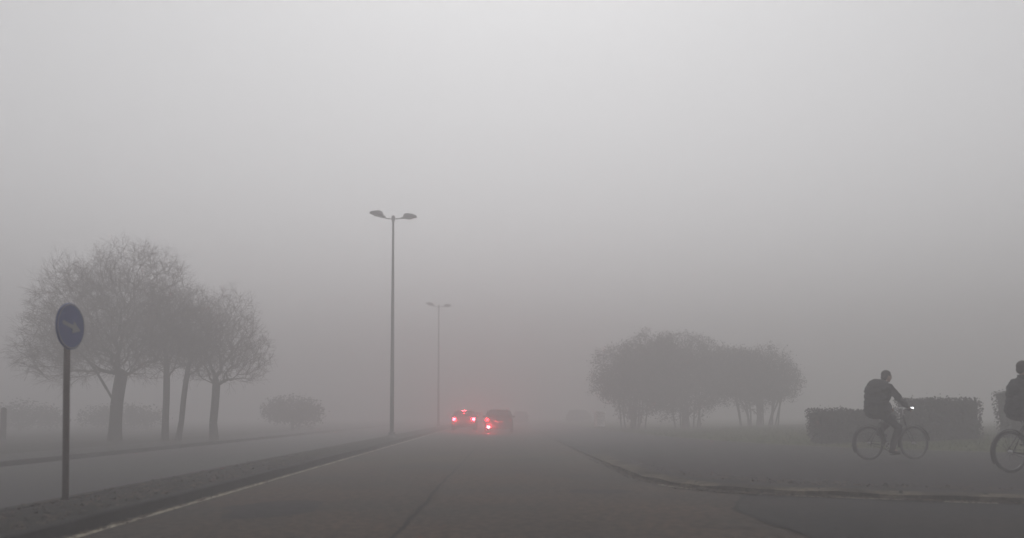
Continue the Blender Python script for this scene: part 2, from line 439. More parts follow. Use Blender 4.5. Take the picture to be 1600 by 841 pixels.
def tree(name, x, y, trunk, lobes, n, seed, trunk_r, label, cat, group, twigs=3, twig_len=.45, leaves=0, leafm=None, leaf_size=.07, tipr=.0062, stems=None, twr=.003, droop=.2):
    z = gz(x, y)
    root = empty(name, (x, y, z-.03), 0, label, cat, group)
    A, par, kids, rad = grow(lobes, trunk, n, seed, twig_len, twigs, tipr)
    sc = trunk_r/rad[0]
    rad = np.where(rad > .02, rad*(1+(sc-1)*np.clip((rad-.02)/(rad[0]-.02), 0, 1)), rad)
    rs = random.Random(seed)
    nt = len(trunk)
    tv = []; tf = []; cv = []; cf = []
    for i in range(1, len(A)):
        p = par[i]
        big = rad[i] > .045 or i < nt
        (V, Fc) = (tv, tf) if big else (cv, cf)
        ra = rad[p] if rad[p] < rad[i]*1.7 or i < nt else rad[i]*1.4
        if i == 1: ra *= 1.25
        seg_mesh(V, Fc, A[p], A[i], ra, rad[i], 9 if big else 4)
    if stems:
        for st in stems:
            for a, b in zip(st, st[1:]): seg_mesh(tv, tf, a, b, .05, .04, 7)
    lv = []; lf = []
    cen = np.mean(A[nt:], axis=0)
    for i in range(nt, len(A)):
        tip = not kids[i]
        k = twigs if tip else max(0, twigs//2)
        if rad[i] > .05: k = 0
        out = Vector(A[i]-A[par[i]]).normalized() if np.linalg.norm(A[i]-A[par[i]]) > 1e-4 else Vector((0,0,1))
        for q in range(k):
            d = (out*.8+Vector((rs.gauss(0,.6), rs.gauss(0,.6), rs.gauss(0,.6)+.35-droop*rs.random()))).normalized()
            Lq = twig_len*rs.uniform(.5, 1.2)
            p0 = Vector(A[i]); p1 = p0+d*Lq*.5; d2 = (d+Vector((rs.gauss(0,.25), rs.gauss(0,.25), .15-droop))).normalized(); p2 = p1+d2*Lq*.5
            seg_mesh(cv, cf, p0, p1, twr*1.3, twr, 3); seg_mesh(cv, cf, p1, p2, twr, twr*.6, 3)
            for e in range(2):
                d3 = (d2+Vector((rs.gauss(0,.7), rs.gauss(0,.7), rs.gauss(0,.5)))).normalized()
                seg_mesh(cv, cf, p1, p1+d3*Lq*.45, twr*.8, twr*.5, 3)
        if leaves and rad[i] < .06:
            for q in range(leaves):
                c = Vector(A[i])+Vector((rs.gauss(0,1), rs.gauss(0,1), rs.gauss(0,1)))*.17
                nrm = Vector((rs.gauss(0,1), rs.gauss(0,1), rs.gauss(0,1)+.5)).normalized(); u = nrm.orthogonal().normalized()
                u = (u*math.cos(q*1.9)+nrm.cross(u)*math.sin(q*1.9)); s = nrm.cross(u); sz = leaf_size*rs.uniform(.6, 1.3); b = len(lv)
                lv += [tuple(c-u*sz), tuple(c+s*sz*.5+nrm*sz*.15), tuple(c+u*sz), tuple(c-s*sz*.5+nrm*sz*.15)]; lf.append((b, b+1, b+2, b+3))
    mesh_obj('trunk', tv, tf, M['bark'], root, smooth=True)
    cr = mesh_obj('crown' if not leaves else 'branches', cv, cf, M['twig'], root)
    if leaves: mesh_obj('crown', lv, lf, leafm, root)
    return root
gl_ = 'bare trees beyond the opposite road'
tree('bare_tree', -14.2, 30, [(0,0,0),(0.02,0,.7),(.05,0,1.4),(.12,0,2.0),(.2,.0,2.5)],
     [((-2.05,.2,3.8),(1.6,1.6,1.6)), ((.55,0,5.0),(2.2,2.0,2.45)), ((-1.2,-.3,5.0),(1.6,1.7,1.75)), ((-.6,.3,3.4),(1.9,1.6,1.2)), ((-2.3,0,3.0),(1.2,1.2,.95)), ((1.3,0,3.9),(1.4,1.6,1.6))],
     2200, 11, .22, 'tallest bare tree of the left group, thick trunk with a low limb reaching left', 'tree', gl_, twigs=8, twig_len=.6, droop=.35, stems=[[(.04,0,1.35),(-.35,0,2.0),(-.8,.05,2.7),(-1.25,.1,3.2)]])
tree('bare_tree', -12.6, 30.6, [(0,0,0),(0,0,.8),(0.02,0,1.6),(.02,0,2.3),(0,0,2.9)],
     [((.2,0,4.5),(1.3,1.3,1.8)), ((.1,0,3.6),(1.1,1.1,1.0))],
     520, 12, .12, 'slim straight bare tree just right of the thick-trunked tree', 'tree', gl_, twigs=6, twig_len=.5, droop=.3)
tree('bare_tree', -12.35, 31.2, [(0,0,0),(.12,0,.8),(.18,0,1.6),(.26,0,2.3),(.34,0,2.9)],
     [((.7,0,4.2),(1.2,1.3,1.6)), ((.5,0,3.5),(1.0,1.1,.9))],
     480, 13, .10, 'slim bare tree with a trunk leaning slightly right, beside the straight one', 'tree', gl_, twigs=6, twig_len=.5, droop=.3)
tree('bare_tree', -11.25, 32, [(0,0,0),(-.05,0,.7),(.0,0,1.3),(.03,0,1.8),(.05,0,2.2)],
     [((.25,0,4.1),(1.6,1.6,1.95)), ((1.25,0,3.2),(1.1,1.2,1.05)), ((-.7,0,3.6),(1.0,1.2,1.3))],
     1250, 14, .15, 'rightmost bare tree of the left group, forking low with a rounded crown', 'tree', gl_, twigs=5, twig_len=.45, droop=.35)
tree('leafy_shrub', -13.3, 52, [(0,0,0),(0,0,.3),(.05,0,.6)],
     [((0,0,1.35),(1.9,1.5,.85)), ((.9,0,1.1),(1.1,1.2,.8)), ((-.9,0,1.2),(1.1,1.2,.75))],
     500, 15, .10, 'low rounded shrub fading in the fog between the bare trees and the lamp', 'shrub', None, twigs=2, twig_len=.35, leaves=9, leafm=M['leaf_shrub'], leaf_size=.09)
gr_ = 'broad leafy trees on the right-hand verge'
def multistem(seed, spread, h, k):
    r = random.Random(seed); out = []
    for i in range(k):
        a = 2*PI*i/k+r.uniform(-.3, .3); b = Vector((math.cos(a)*spread*r.uniform(.4,.9), math.sin(a)*spread*.5, 0)); t = Vector((math.cos(a)*spread, math.sin(a)*spread*.7, h))
        out.append([tuple(b), tuple(b.lerp(t, .5)+Vector((r.uniform(-.1,.1), 0, 0))), tuple(t)])
    return out
tree('broad_tree', 7.5, 45, [(0,0,0),(.05,0,.6),(.1,0,1.2),(.15,0,1.7)],
     [((-.2,0,3.2),(2.2,2.0,1.75)), ((1.0,0,3.6),(1.9,2.0,1.85)), ((-1.0,0,2.6),(1.35,1.4,1.0)), ((.3,0,1.5),(1.5,1.1,1.0)), ((1.9,0,2.0),(1.3,1.2,.9))],
     1500, 21, .16, 'left tree of the dark clump beside the road, with the lowest hanging crown', 'tree', gr_, twigs=4, twig_len=.45, leaves=20, leafm=M['leaf'], leaf_size=.058, stems=multistem(1, .8, 2.0, 6))
tree('broad_tree', 10.6, 45.5, [(0,0,0),(-.03,0,.7),(.02,0,1.3),(.0,0,1.8)],
     [((-.2,0,3.7),(2.6,2.3,1.85)), ((1.5,0,3.2),(2.3,2.0,1.6)), ((-1.3,0,3.3),(2.0,2.0,1.5)), ((-.9,0,1.55),(1.6,1.3,1.15)), ((.9,0,1.7),(1.5,1.2,.9)), ((2.4,0,2.3),(1.4,1.2,.8)), ((2.8,0,3.3),(1.5,1.5,1.3))],
     1900, 22, .2, 'tallest domed tree in the middle of the dark clump', 'tree', gr_, twigs=5, twig_len=.5, leaves=20, leafm=M['leaf'], leaf_size=.058, stems=multistem(2, 1.0, 2.2, 8))
tree('broad_tree', 14.6, 45, [(0,0,0),(.03,0,.6),(-.02,0,1.2),(.0,0,1.7)],
     [((.1,0,2.95),(2.0,1.9,1.5)), ((-1.6,0,3.0),(1.8,1.6,1.35)), ((1.3,0,2.4),(1.1,1.3,1.0)), ((-.3,0,1.7),(1.5,1.1,.75))],
     1300, 23, .14, 'lower right-hand tree of the dark clump, nearest the hedge', 'tree', gr_, twigs=5, twig_len=.5, leaves=19, leafm=M['leaf'], leaf_size=.058, stems=multistem(3, 1.3, 1.7, 14))

# ------------------------------------------------------------------ hedges
def hedge(x0, x1, y, dep, h, seed, label, m_leaf, group, dens=3200):
    z = min(gz(x0, y), gz((x0+x1)/2, y), gz(x1, y))-.02
    cx = (x0+x1)/2; root = empty('hedge', (cx, y, z), 0, label, 'hedge', group)
    L = x1-x0
    bm = bmesh.new(); box(bm, (0,0,h/2), (L-.12, dep-.12, h-.06)); bmesh.ops.subdivide_edges(bm, edges=bm.edges[:], cuts=14, use_grid_fill=True)
    for v in bm.verts:
        n = mnoise.noise(v.co*2.1+Vector((seed, 0, 0))); n2 = mnoise.noise(v.co*6+Vector((seed, 0, 0)))
        v.co += v.co.normalized()*(.06*n+.04*n2)*(0 if v.co.z < .02 else 1)
        if v.co.x < -L/2+.4: v.co.x += (1-v.co.z/h)*.12
    bobj('core', bm, M['hedge_core'], root)
    rs = random.Random(seed); vs = []; fs = []
    for i in range(int(dens*(L*h*2+L*dep+dep*h*2)/6)):
        f = rs.random()*(2*L*h+L*dep+2*dep*h)
        if f < 2*L*h: c = Vector((rs.uniform(-L/2, L/2), (dep/2)*(1 if rs.random() < .25 else -1), rs.uniform(.05, h)))
        elif f < 2*L*h+L*dep: c = Vector((rs.uniform(-L/2, L/2), rs.uniform(-dep/2, dep/2), h))
        else: c = Vector(((L/2)*(1 if rs.random() < .5 else -1), rs.uniform(-dep/2, dep/2), rs.uniform(.05, h)))
        if c.x < -L/2+.4: c.x += (1-c.z/h)*.12
        c += Vector((rs.gauss(0,.03), rs.gauss(0,.04), rs.gauss(0,.035)+.09*(c.z/h)*mnoise.noise(Vector((c.x*1.8, c.y*2, seed)))+(.10*rs.random() if rs.random() < .05 else 0)))
        nrm = Vector((rs.gauss(0,1), rs.gauss(0,1), rs.gauss(0,1))).normalized(); u = nrm.orthogonal().normalized(); s = nrm.cross(u); sz = rs.uniform(.02, .045); b = len(vs)
        vs += [tuple(c-u*sz), tuple(c+s*sz*.6), tuple(c+u*sz), tuple(c-s*sz*.6)]; fs.append((b, b+1, b+2, b+3))
    mesh_obj('foliage', vs, fs, m_leaf, root)
    return root
gh = 'clipped hedges on the grass'
hedge(8.95, 11.3, 23, .8, .95, 1, 'low clipped hedge block left of and behind the first cyclist', M['hedge'], gh)
hedge(11.25, 13.35, 22.4, .7, 1.17, 2, 'taller clipped hedge block directly right of the first cyclist', M['hedge'], gh)
hedge(13.85, 18.2, 22, .7, 1.27, 3, 'clipped hedge block at the right edge behind the second cyclist', M['hedge'], gh)
for cx_, cy_, q_, lb in ((-29.5, 50, 1.0, 'faint wide shrub at the left edge behind the round sign'), (-24.6, 53, .9, 'faint low shrub seen between the round sign and the thickest bare trunk')):
    tree('leafy_shrub', cx_, cy_, [(0,0,0),(0,0,.3),(.05,0,.5)], [((0,0,1.0*q_),(2.3,1.5,.85*q_)), ((1.6,0,.8),(1.3,1.2,.6)), ((-1.5,0,.9),(1.5,1.2,.7))],
         450, int(30+cx_), .08, lb, 'shrub', None, twigs=2, twig_len=.4, leaves=8, leafm=M['leaf_shrub'], leaf_size=.09)
# open joints between the kerb stones
acc = 0; nx_ = 0
bm = bmesh.new()
for i in range(1, nk):
    a = Vector(k_[i-1]); b = Vector(k_[i]); L = (b-a).length
    if a.y > 21 or a.x > 20 or L < 1e-6: continue
    t = (b-a)/L; nr = Vector((-t.y, t.x))
    while nx_ < acc+L:
        c = a+t*(nx_-acc); h = kz(i)+.005
        w = t*random.uniform(.012,.035); q = [c-nr*.01, c+nr*.29]
        f = [bm.verts.new((*(c-nr*.012-w), .004)), bm.verts.new((*(c-nr*.012+w), .004)), bm.verts.new((*(c+nr*.19+w), h+.006)), bm.verts.new((*(c+nr*.19-w), h+.006)), bm.verts.new((*(c+nr*.37-w), h+.006)), bm.verts.new((*(c+nr*.37+w), h+.006))]
        bm.faces.new(f[:4]); bm.faces.new((f[3], f[2], f[5], f[4]))
        nx_ += 1.0
    acc += L
struct(bobj('kerb_joints', bm, M['tar']))
bm = bmesh.new(); tube(bm, [(0,0,0),(0,0,1.25),(0,0,1.3)], [.11,.10,.02], 10)
p = bobj('wooden_post', bm, M['bark']); p.location = (-18.9, 31, .08); p['label'] = 'short faint post at the far left beyond the opposite road'; p['category'] = 'post'

# ------------------------------------------------------------------ street lamps
def street_lamp(x, y, label):
    root = empty('street_lamp', (x, y, .12), R(-1.5), label, 'street lamp', 'double-armed street lamps on the median')
    H = 9.33
    bm = bmesh.new(); tube(bm, [(0,0,-.05),(0,0,.02),(0,0,3),(0,0,6.5),(0,0,H)], [.095,.09,.08,.062,.045], 16)
    bobj('pole', bm, M['galv'], root, True)
    bm = bmesh.new(); tube(bm, [(0,0,-.02),(0,0,.22),(0,0,.25)], [.16,.15,.11], 12)
    bobj('base_collar', bm, M['galv'], root)
    bm = bmesh.new(); box(bm, (0,-.115,1.0), (.1,.02,.3), None, .005); bobj('hatch', bm, M['galv'], root)
    bm = bmesh.new(); tube(bm, [(0,0,H-.12),(0,0,H+.1),(0,0,H+.12)], [.075,.075,.05], 12); bobj('pole_cap', bm, M['galv'], root)
    for s, lift in ((-1,.17), (1,.06)):
        bm = bmesh.new(); tube(bm, [(0,0,H-.02),(s*.2,0,H-.01),(s*.5,0,H+lift*.3),(s*.72,0,H+lift*.75)], .024, 8); bobj('arm', bm, M['galv'], root, True)
        # luminaire: wedge shell, deepest at the inner end, thin at the tip
        bm = bmesh.new()
        st = [(.42,.05,-.02,.02),(.46,.10,-.07,.13),(.60,.14,-.06,.16),(.78,.14,-.05,.13),(.93,.12,-.035,.085),(1.0,.08,-.02,.05)]
        rings = []
        for t, w, zl, zh in st:
            ring = []
            for q in range(12):
                a = 2*PI*q/12; cz = (zl+zh)/2; hz = (zh-zl)/2
                px = math.copysign(abs(math.cos(a))**.4, math.cos(a))*w; pz = cz+math.copysign(abs(math.sin(a))**.45, math.sin(a))*hz
                ring.append(bm.verts.new((s*t, px, H+lift+pz+(s<0)*(t-.5)*.12)))
            rings.append(ring)
        for a, b in zip(rings, rings[1:]):
            for q in range(12): bm.faces.new((a[q], a[(q+1)%12], b[(q+1)%12], b[q]))
        bm.faces.new(rings[0]); bm.faces.new(rings[-1][::-1])
        hd = bobj('lamp_head', bm, M['lamp_housing'], root, True)
        bm = bmesh.new(); ellipsoid(bm, (s*.68, 0, H+lift-.045+(s<0)*.02), (.17,.12,.06)); bobj('lens', bm, M['lamp_glass'], hd, True)
        bm = bmesh.new(); tube(bm, [(s*.34,0,H+lift*.4-.01),(s*.48,0,H+lift*.75)], .05, 10); bobj('clamp', bm, M['galv'], hd)
    return root
street_lamp(-4.52, 34, 'nearer tall double-armed street lamp standing clear on the median strip')
street_lamp(-4.68, 62, 'farther double-armed street lamp on the median, nearly lost in fog')

# ------------------------------------------------------------------ round blue sign
sg = empty('road_sign', (-5.0, 9.35, .10), R(-4), 'round blue sign with a white arrow on a steel pole on the median', 'road sign')
bm = bmesh.new(); tube(bm, [(.03,0,-.05),(.01,0,1.2),(0,0,2.26)], .036, 14); bobj('pole', bm, M['rust_pole'], sg, True)
dm = Matrix.Rotation(R(90), 4, 'Z')
bm = bmesh.new()
lathe(bm, [(0.0005,.0),(.262,.0),(.27,.006),(.27,.018),(.262,.018),(.255,.004+.008),(.0005,.012)], 'Y', (0,0,0), 48)
bmesh.ops.transform(bm, matrix=Matrix.Translation((.055,-.012,2.02)) @ dm, verts=bm.verts)
pl = bobj('sign_plate', bm, M['sign_blue'], sg)
def disc(nm, r0, r1, yoff, m):
    bm = bmesh.new()
    n = 48; a = [bm.verts.new((r1*math.cos(2*PI*k/n), yoff, r1*math.sin(2*PI*k/n))) for k in range(n)]
    b = [bm.verts.new((r0*math.cos(2*PI*k/n), yoff, r0*math.sin(2*PI*k/n))) for k in range(n)]
    for k in range(n): bm.faces.new((a[k], a[(k+1)%n], b[(k+1)%n], b[k]))
    bmesh.ops.transform(bm, matrix=Matrix.Translation((.055,-.012,2.02)) @ dm, verts=bm.verts)
    return bobj(nm, bm, m, pl)
disc('rim', .246, .258, -.003, M['sign_white'])
bm = bmesh.new()
ar = [(-.17,.022),(.03,.022),(.03,.075),(.18,0),(.03,-.075),(.03,-.022),(-.17,-.022)]
f = bm.faces.new([bm.verts.new((x, -.004, z)) for x, z in ar]); bmesh.ops.triangulate(bm, faces=[f])
bmesh.ops.transform(bm, matrix=Matrix.Translation((.055,-.012,2.02)) @ dm @ Matrix.Rotation(R(12), 4, 'Y'), verts=bm.verts)
bobj('arrow', bm, M['sign_white'], pl)
for zz in (2.12, 1.9):
    bm = bmesh.new(); box(bm, (.022,0,zz), (.05,.09,.04), None, .004); bobj('bracket', bm, M['galv'], sg)

# ------------------------------------------------------------------ cars (length along +Y, rear towards -Y)
def car(label, x, y, paint, W=1.68, H=1.45, L=4.0, fog=False, lit=None, group='cars driving away in the fog', rot=0, z=0):
    root = empty('car', (x, y, z), rot, label, 'car', group)
    w = W/2; k = H/1.47; q = L/4.0
    secs = [(-2.0,.36,.60,.62,.90,.80),(-1.97,.22,.80,.84,.97,.80),(-1.86,.20,.90,.98,1.0,.84),(-1.62,.20,.92,1.32,1.0,.76),(-1.42,.20,.93,1.43,1.0,.75),(-.6,.20,.93,1.47,1.0,.76),
            (.15,.20,.92,1.46,1.0,.75),(.45,.20,.91,1.40,1.0,.74),(1.05,.20,.90,1.0,1.0,.80),(1.75,.22,.76,.82,.97,.82),(1.95,.28,.6,.66,.88,.80),(2.0,.34,.5,.54,.8,.75)]
    bm = bmesh.new(); rings = []
    for yy, zb, zs, zt, wf, wr in secs:
        ww = w*wf; zs *= k; zt *= k
        half = [(ww*.86,zb),(ww*.98,zb+.1),(ww,(zb+zs)/2),(ww*.97,zs),(w*wr*1.02,zs+(zt-zs)*.55),(w*wr*.92,zt-.02*(zt-zs>.2)),(w*wr*.5,zt+.012)]
        ring = [bm.verts.new((px, yy*q, pz)) for px, pz in half]+[bm.verts.new((-px, yy*q, pz)) for px, pz in half[::-1]]
        rings.append(ring)
    for a, b in zip(rings, rings[1:]):
        n = len(a)
        for i in range(n): bm.faces.new((a[i], a[(i+1)%n], b[(i+1)%n], b[i]))
    bm.faces.new(rings[0][::-1]); bm.faces.new(rings[-1])
    body = bobj('body', bm, paint, root, True)
    md = body.modifiers.new('s', 'SUBSURF'); md.levels = 1; md.render_levels = 2
    def panel(name, pts, m, th=.012, par=root):
        bm = bmesh.new(); c = sum((Vector(p) for p in pts), Vector())/len(pts)
        nrm = (Vector(pts[1])-Vector(pts[0])).cross(Vector(pts[2])-Vector(pts[0])).normalized()
        if nrm.dot(c-Vector((0,0,.8))) < 0: nrm = -nrm
        fr = [bm.verts.new(Vector(p)+nrm*th) for p in pts]; bk = [bm.verts.new(Vector(p)-nrm*.03) for p in pts]
        bm.faces.new(fr); bm.faces.new(bk[::-1])
        for i in range(len(pts)): bm.faces.new((fr[i], fr[(i+1)%len(pts)], bk[(i+1)%len(pts)], bk[i]))
        return bobj(name, bm, m, par)
    wr = w*.76
    panel('rear_window', [(-wr*.93,-1.88*q,1.0*k),(wr*.93,-1.88*q,1.0*k),(wr*.82,-1.58*q,1.37*k),(-wr*.82,-1.58*q,1.37*k)], M['glass'], .02)
    panel('windscreen', [(-wr*.97,1.02*q,1.0*k),(wr*.97,1.02*q,1.0*k),(wr*.85,.5*q,1.38*k),(-wr*.85,.5*q,1.38*k)], M['glass'], .02)
    for s in (-1, 1):
        for y0, y1, t0, t1 in ((-1.45,-.5,-1.3,-.5),(-.4,.75,-.4,.38)):
            panel('side_window', [(s*w*.955,y0*q,.96*k),(s*w*.955,y1*q,.96*k),(s*w*.76,t1*q,1.36*k),(s*w*.76,t0*q,1.36*k)], M['glass'], .015)
        bm = bmesh.new(); box(bm, (s*(w+.07),.65*q,.98*k), (.17,.1,.12), None, .03); bobj('mirror', bm, M['black'], root)
    # rear furniture
    def small(name, c, s, m, bev=.01, par=root):
        bm = bmesh.new(); box(bm, (0,0,0), s, None, bev)
        o = bobj(name, bm, m, par); o.location = c; return o
    small('rear_bumper', (0,-2.0*q,.38), (W*.93,.12,.2), M['black'], .03)
    small('number_plate', (0,-2.02*q,.68*k), (.5,.02,.11), M['plate'], .003)
    lit = lit or {}
    for s, nm in ((-1,'l'), (1,'r')):
        small('tail_lamp', (s*w*.80,-1.93*q,.80*k), (.20,.12,.20), M[lit.get('tail'+nm, 'lens_off')], .03)
    small('brake_lamp', (0,-1.64*q,1.40*k), (.30,.04,.03), M[lit.get('high', 'lens_off')], .006)
    small('fog_lamp', (-w*.72,-2.045*q,.36), (.17,.05,.13), M['lens_fog' if fog else 'lens_off'], .012)
    small('headlamp', (-w*.7,1.93*q,.62*k), (.3,.12,.12), M['lens_clear'], .03)
    small('headlamp', (w*.7,1.93*q,.62*k), (.3,.12,.12), M['lens_clear'], .03)
    for s in (-1, 1):
        for yy in (-1.28, 1.25):
            bm = bmesh.new(); lathe(bm, [(.18,-.08),(.27,-.09),(.305,-.07),(.31,0),(.305,.07),(.27,.09),(.18,.08)], 'X', (0,0,0), 28)
            t = bobj('wheel', bm, M['rubber'], root, True); t.location = (s*(w-.08),yy*q,.31)
            bm = bmesh.new(); lathe(bm, [(.0005,-.05),(.06,-.06),(.15,-.03),(.185,-.07),(.19,.06),(.0005,.06)], 'X', (0,0,0), 20)
            rm = bobj('rim', bm, M['chrome'], t, True)
            if s > 0: rm.rotation_euler = (0,0,PI)
    return root
car('dark car in the right lane, single bright rear fog lamp glowing at its lower left', -.02, 50, M['paint_dark'], 1.72, 1.46, 4.1, True, {'taill': 'lens_tail'})
car('car in the left lane with both red tail lamps and high brake lamp glowing', -2.42, 57, M['paint_grey'], 1.66, 1.44, 3.9, False, {'taill': 'lens_brake', 'tailr': 'lens_brake', 'high': 'lens_brake'})
car('faint pale car far ahead in the left lane, beyond the glowing tail lamps', -2.5, 88, M['paint_pale'], 1.66, 1.44, 3.9)
car('faint dark unlit car ahead in the right lane, beyond the fog-lamp car', 2.3, 88, M['paint_dark'], 1.7, 1.48, 4.1)
car('faint dark car parked at the right roadside short of the tree clump', 8.6, 86, M['paint_dark'], 1.7, 1.42, 4.1, group=None, rot=R(-25), z=.22)

# lit lamps of the two cars and the bicycle throw light into the fog
def lamp(name, loc, col, watt, rad):
    l = bpy.data.lights.new(name, 'POINT'); l.color = col; l.energy = watt; l.shadow_soft_size = rad
    o = bpy.data.objects.new(name, l); C.objects.link(o); o.location = loc; return o
lamp('fog_lamp_light', (-.62, 50-2.4, .38), (1,.025,.05), 260, .08)
lamp('tail_lamp_light', (-.71, 50-2.1, .82), (1,.035,.055), 20, .05)
lamp('brake_lamp_light', (-3.08, 57-2.05, .80), (1,.02,.045), 120, .06)
lamp('brake_lamp_light', (-1.76, 57-2.05, .80), (1,.02,.045), 100, .06)
lamp('high_brake_lamp_light', (-2.42, 57-1.75, 1.40), (1,.04,.07), 25, .05)

# roadside cabinet (pale box by the trees)
cb = empty('roadside_cabinet', (6.75, 54, gz(6.75,54)), R(20), 'small pale upright box at the verge left of the tree clump', 'cabinet')
bm = bmesh.new(); box(bm, (0,0,.52), (.62,.34,.96), None, .015); bobj('housing', bm, M['cabinet'], cb)
bm = bmesh.new(); box(bm, (0,0,1.02), (.68,.40,.05), None, .01); bobj('lid', bm, M['cabinet'], cb)
bm = bmesh.new(); box(bm, (0,0,.02), (.7,.42,.08), None, .01); bobj('plinth', bm, M['concrete'], cb)
bm = bmesh.new(); box(bm, (-.0,-.178,.52), (.54,.012,.86), None, .004); bobj('door', bm, M['cabinet'], cb)

# ------------------------------------------------------------------ people
def hand(bm, wrist, d, side, curl=.5, palm=None):
    """wrist point, direction of the hand, thumb-side vector"""
    d = Vector(d).normalized(); side = Vector(side); side = (side-d*side.dot(d)).normalized(); pn = palm or d.cross(side).normalized()
    w = Vector(wrist)
    for t in (-1, -.33, .33, 1): capsule(bm, w+side*t*.014, w+d*.085+side*t*.028, .015, .013)
    for t, L in ((1,.072), (.33,.082), (-.33,.076), (-1,.06)):
        p = w+d*.085+side*t*.029; dd = d.copy()
        for j, f in enumerate((.45,.32,.23)):
            dd = (dd+pn*curl*(.55+.5*j)).normalized(); p2 = p+dd*L*f; capsule(bm, p, p2, .0098-.0008*j, .009-.0008*j); p = p2
    p = w+d*.025+side*.028; dd = (d*.6+side*.75+pn*.35).normalized(); p2 = p+dd*.04; capsule(bm, p, p2, .013, .0105)
    dd = (dd+d*.6+pn*.4*curl).normalized(); capsule(bm, p2, p2+dd*.032, .0105, .009)
def head(bm, c, fwd, up=(0,0,1)):
    """head with brow, nose, mouth, chin and ears"""
    f = Vector(fwd).normalized(); u = Vector(up).normalized(); s = f.cross(u).normalized(); u = s.cross(f)
    rot = Matrix((s, f, u)).transposed()
    c = Vector(c); P = lambda a, b, g: c+s*a+f*b+u*g
    ellipsoid(bm, P(0,-.012,.025), (.077,.097,.092), rot); ellipsoid(bm, P(0,.02,-.035), (.06,.07,.078), rot)
    ellipsoid(bm, P(0,.055,-.088), (.026,.022,.02), rot)
    capsule(bm, P(0,.082,.012), P(0,.104,-.022), .009, .014)
    capsule(bm, P(-.03,.078,.026), P(.03,.078,.026), .011, .011)
    capsule(bm, P(-.018,.083,-.052), P(.018,.083,-.052), .008, .008)
    for t in (-1, 1):
        ellipsoid(bm, P(t*.079,-.008,-.005), (.008,.018,.03), rot); ellipsoid(bm, P(t*.03,.078,.003), (.013,.01,.008), rot)
    return P, rot
def figure(name, J, label, coat, trous, shoe, loc, rz, fwd, hair='short', coat_len=0, bulk=1.0, hands=None):
    root = empty(name, loc, rz, label, 'person')
    bm = bmesh.new()
    V = {k: Vector(v) for k, v in J.items()}
    lat = Vector((0,1,0))
    capsule(bm, V['pelvis'], V['belly'], .12, .115); capsule(bm, V['belly'], V['chest'], .115, .12)
    capsule(bm, V['chest'], V['neck'], .115, .06); capsule(bm, V['neck'], V['head']-Vector((0,0,.05)), .052, .05)
    capsule(bm, V['sh_l'], V['sh_r'], .06, .06)
    for s in 'lr':
        capsule(bm, V['hip_'+s], V['knee_'+s], .085, .055); capsule(bm, V['knee_'+s], V['ank_'+s], .052, .036)
        capsule(bm, V['sh_'+s], V['el_'+s], .050, .038); capsule(bm, V['el_'+s], V['wr_'+s], .038, .025)
        capsule(bm, V['ank_'+s], V['toe_'+s], .036, .028)
        hd = hands[s]; hand(bm, V['wr_'+s], hd[0], hd[1], hd[2])
    P, rot = head(bm, V['head'], fwd)
    body = remeshed('body', bm, M['skin'], root, .0065, 3)
    # coat
    bm = bmesh.new(); b = bulk
    capsule(bm, V['pelvis'], V['belly'], .155*(.45*b+.55), .155*(.75*b+.25)); capsule(bm, V['belly'], V['chest'], .155*(.75*b+.25), .165*b)
    capsule(bm, V['chest'], V['neck']-Vector((0,0,.03)), .15*b, .085)
    capsule(bm, V['sh_l'], V['sh_r'], .083, .083)
    capsule(bm, V['chest']+Vector((.07,0,-.02)), V['belly']+Vector((.12,0,-.03)), .12, .13)
    for s in 'lr':
        capsule(bm, V['sh_'+s], V['el_'+s], .083, .064); capsule(bm, V['el_'+s], V['el_'+s].lerp(V['wr_'+s], .93), .062, .042)
        capsule(bm, V['hip_'+s]+Vector((0,0,.05)), V['hip_'+s].lerp(V['knee_'+s], .22), .13*b, .105)
    ct = remeshed('coat', bm, coat, root, .012, 3, .022)
    bm = bmesh.new()
    lathe(bm, [(.058,-.03),(.078,-.03),(.074,.035),(.06,.035)], 'Z', tuple(V['neck']+Vector((0,0,.02))), 20); bobj('collar', bm, coat, ct, True)
    bm = bmesh.new()
    capsule(bm, V['hip_l'], V['hip_r'], .13, .13)
    for s in 'lr': capsule(bm, V['hip_'+s], V['knee_'+s], .108, .076); capsule(bm, V['knee_'+s], V['knee_'+s].lerp(V['ank_'+s], .95), .074, .058)
    remeshed('trousers', bm, trous, root, .011, 3, .012)
    for s in 'lr':
        bm = bmesh.new(); a = V['ank_'+s]; t = V['toe_'+s]; d = (t-a); d.z = 0; d.normalize()
        capsule(bm, a-d*.03+Vector((0,0,-.045)), t+Vector((0,0,-.002)), .045, .038); capsule(bm, a, a-d*.02+Vector((0,0,-.04)), .048, .046)
        remeshed('shoe', bm, shoe, root, .009, 2)
    bm = bmesh.new()
    ellipsoid(bm, P(0,-.022,.038), (.087,.10,.094), rot); ellipsoid(bm, P(0,-.06,-.02), (.075,.055,.075), rot)
    for q in range(34):
        a = q*2.4; rr = .077+.008*math.sin(q*5.1)
        ellipsoid(bm, P(math.cos(a)*rr*.85,-.03+math.sin(a)*rr*.75,.035+.04*math.sin(q*1.3)), (.016,.018,.018), rot)
    h = remeshed('hair', bm, M['hair'], root, .008, 1)
    # trim the hair away from the face
    me = h.data; bm = bmesh.new(); bm.from_mesh(me)
    kill = [v for v in bm.verts if (v.co-Vector(P(0,0,0))).dot(rot.col[1]) > .045 and (v.co-Vector(P(0,0,0))).dot(rot.col[2]) < .06]
    bmesh.ops.delete(bm, geom=kill, context='VERTS'); bm.to_mesh(me); bm.free()
    for t in (-1, 1):
        bm = bmesh.new(); ellipsoid(bm, P(t*.030,.089,.004), (.011,.004,.006), rot); bobj('eye', bm, M['black'], body, True)
    return root

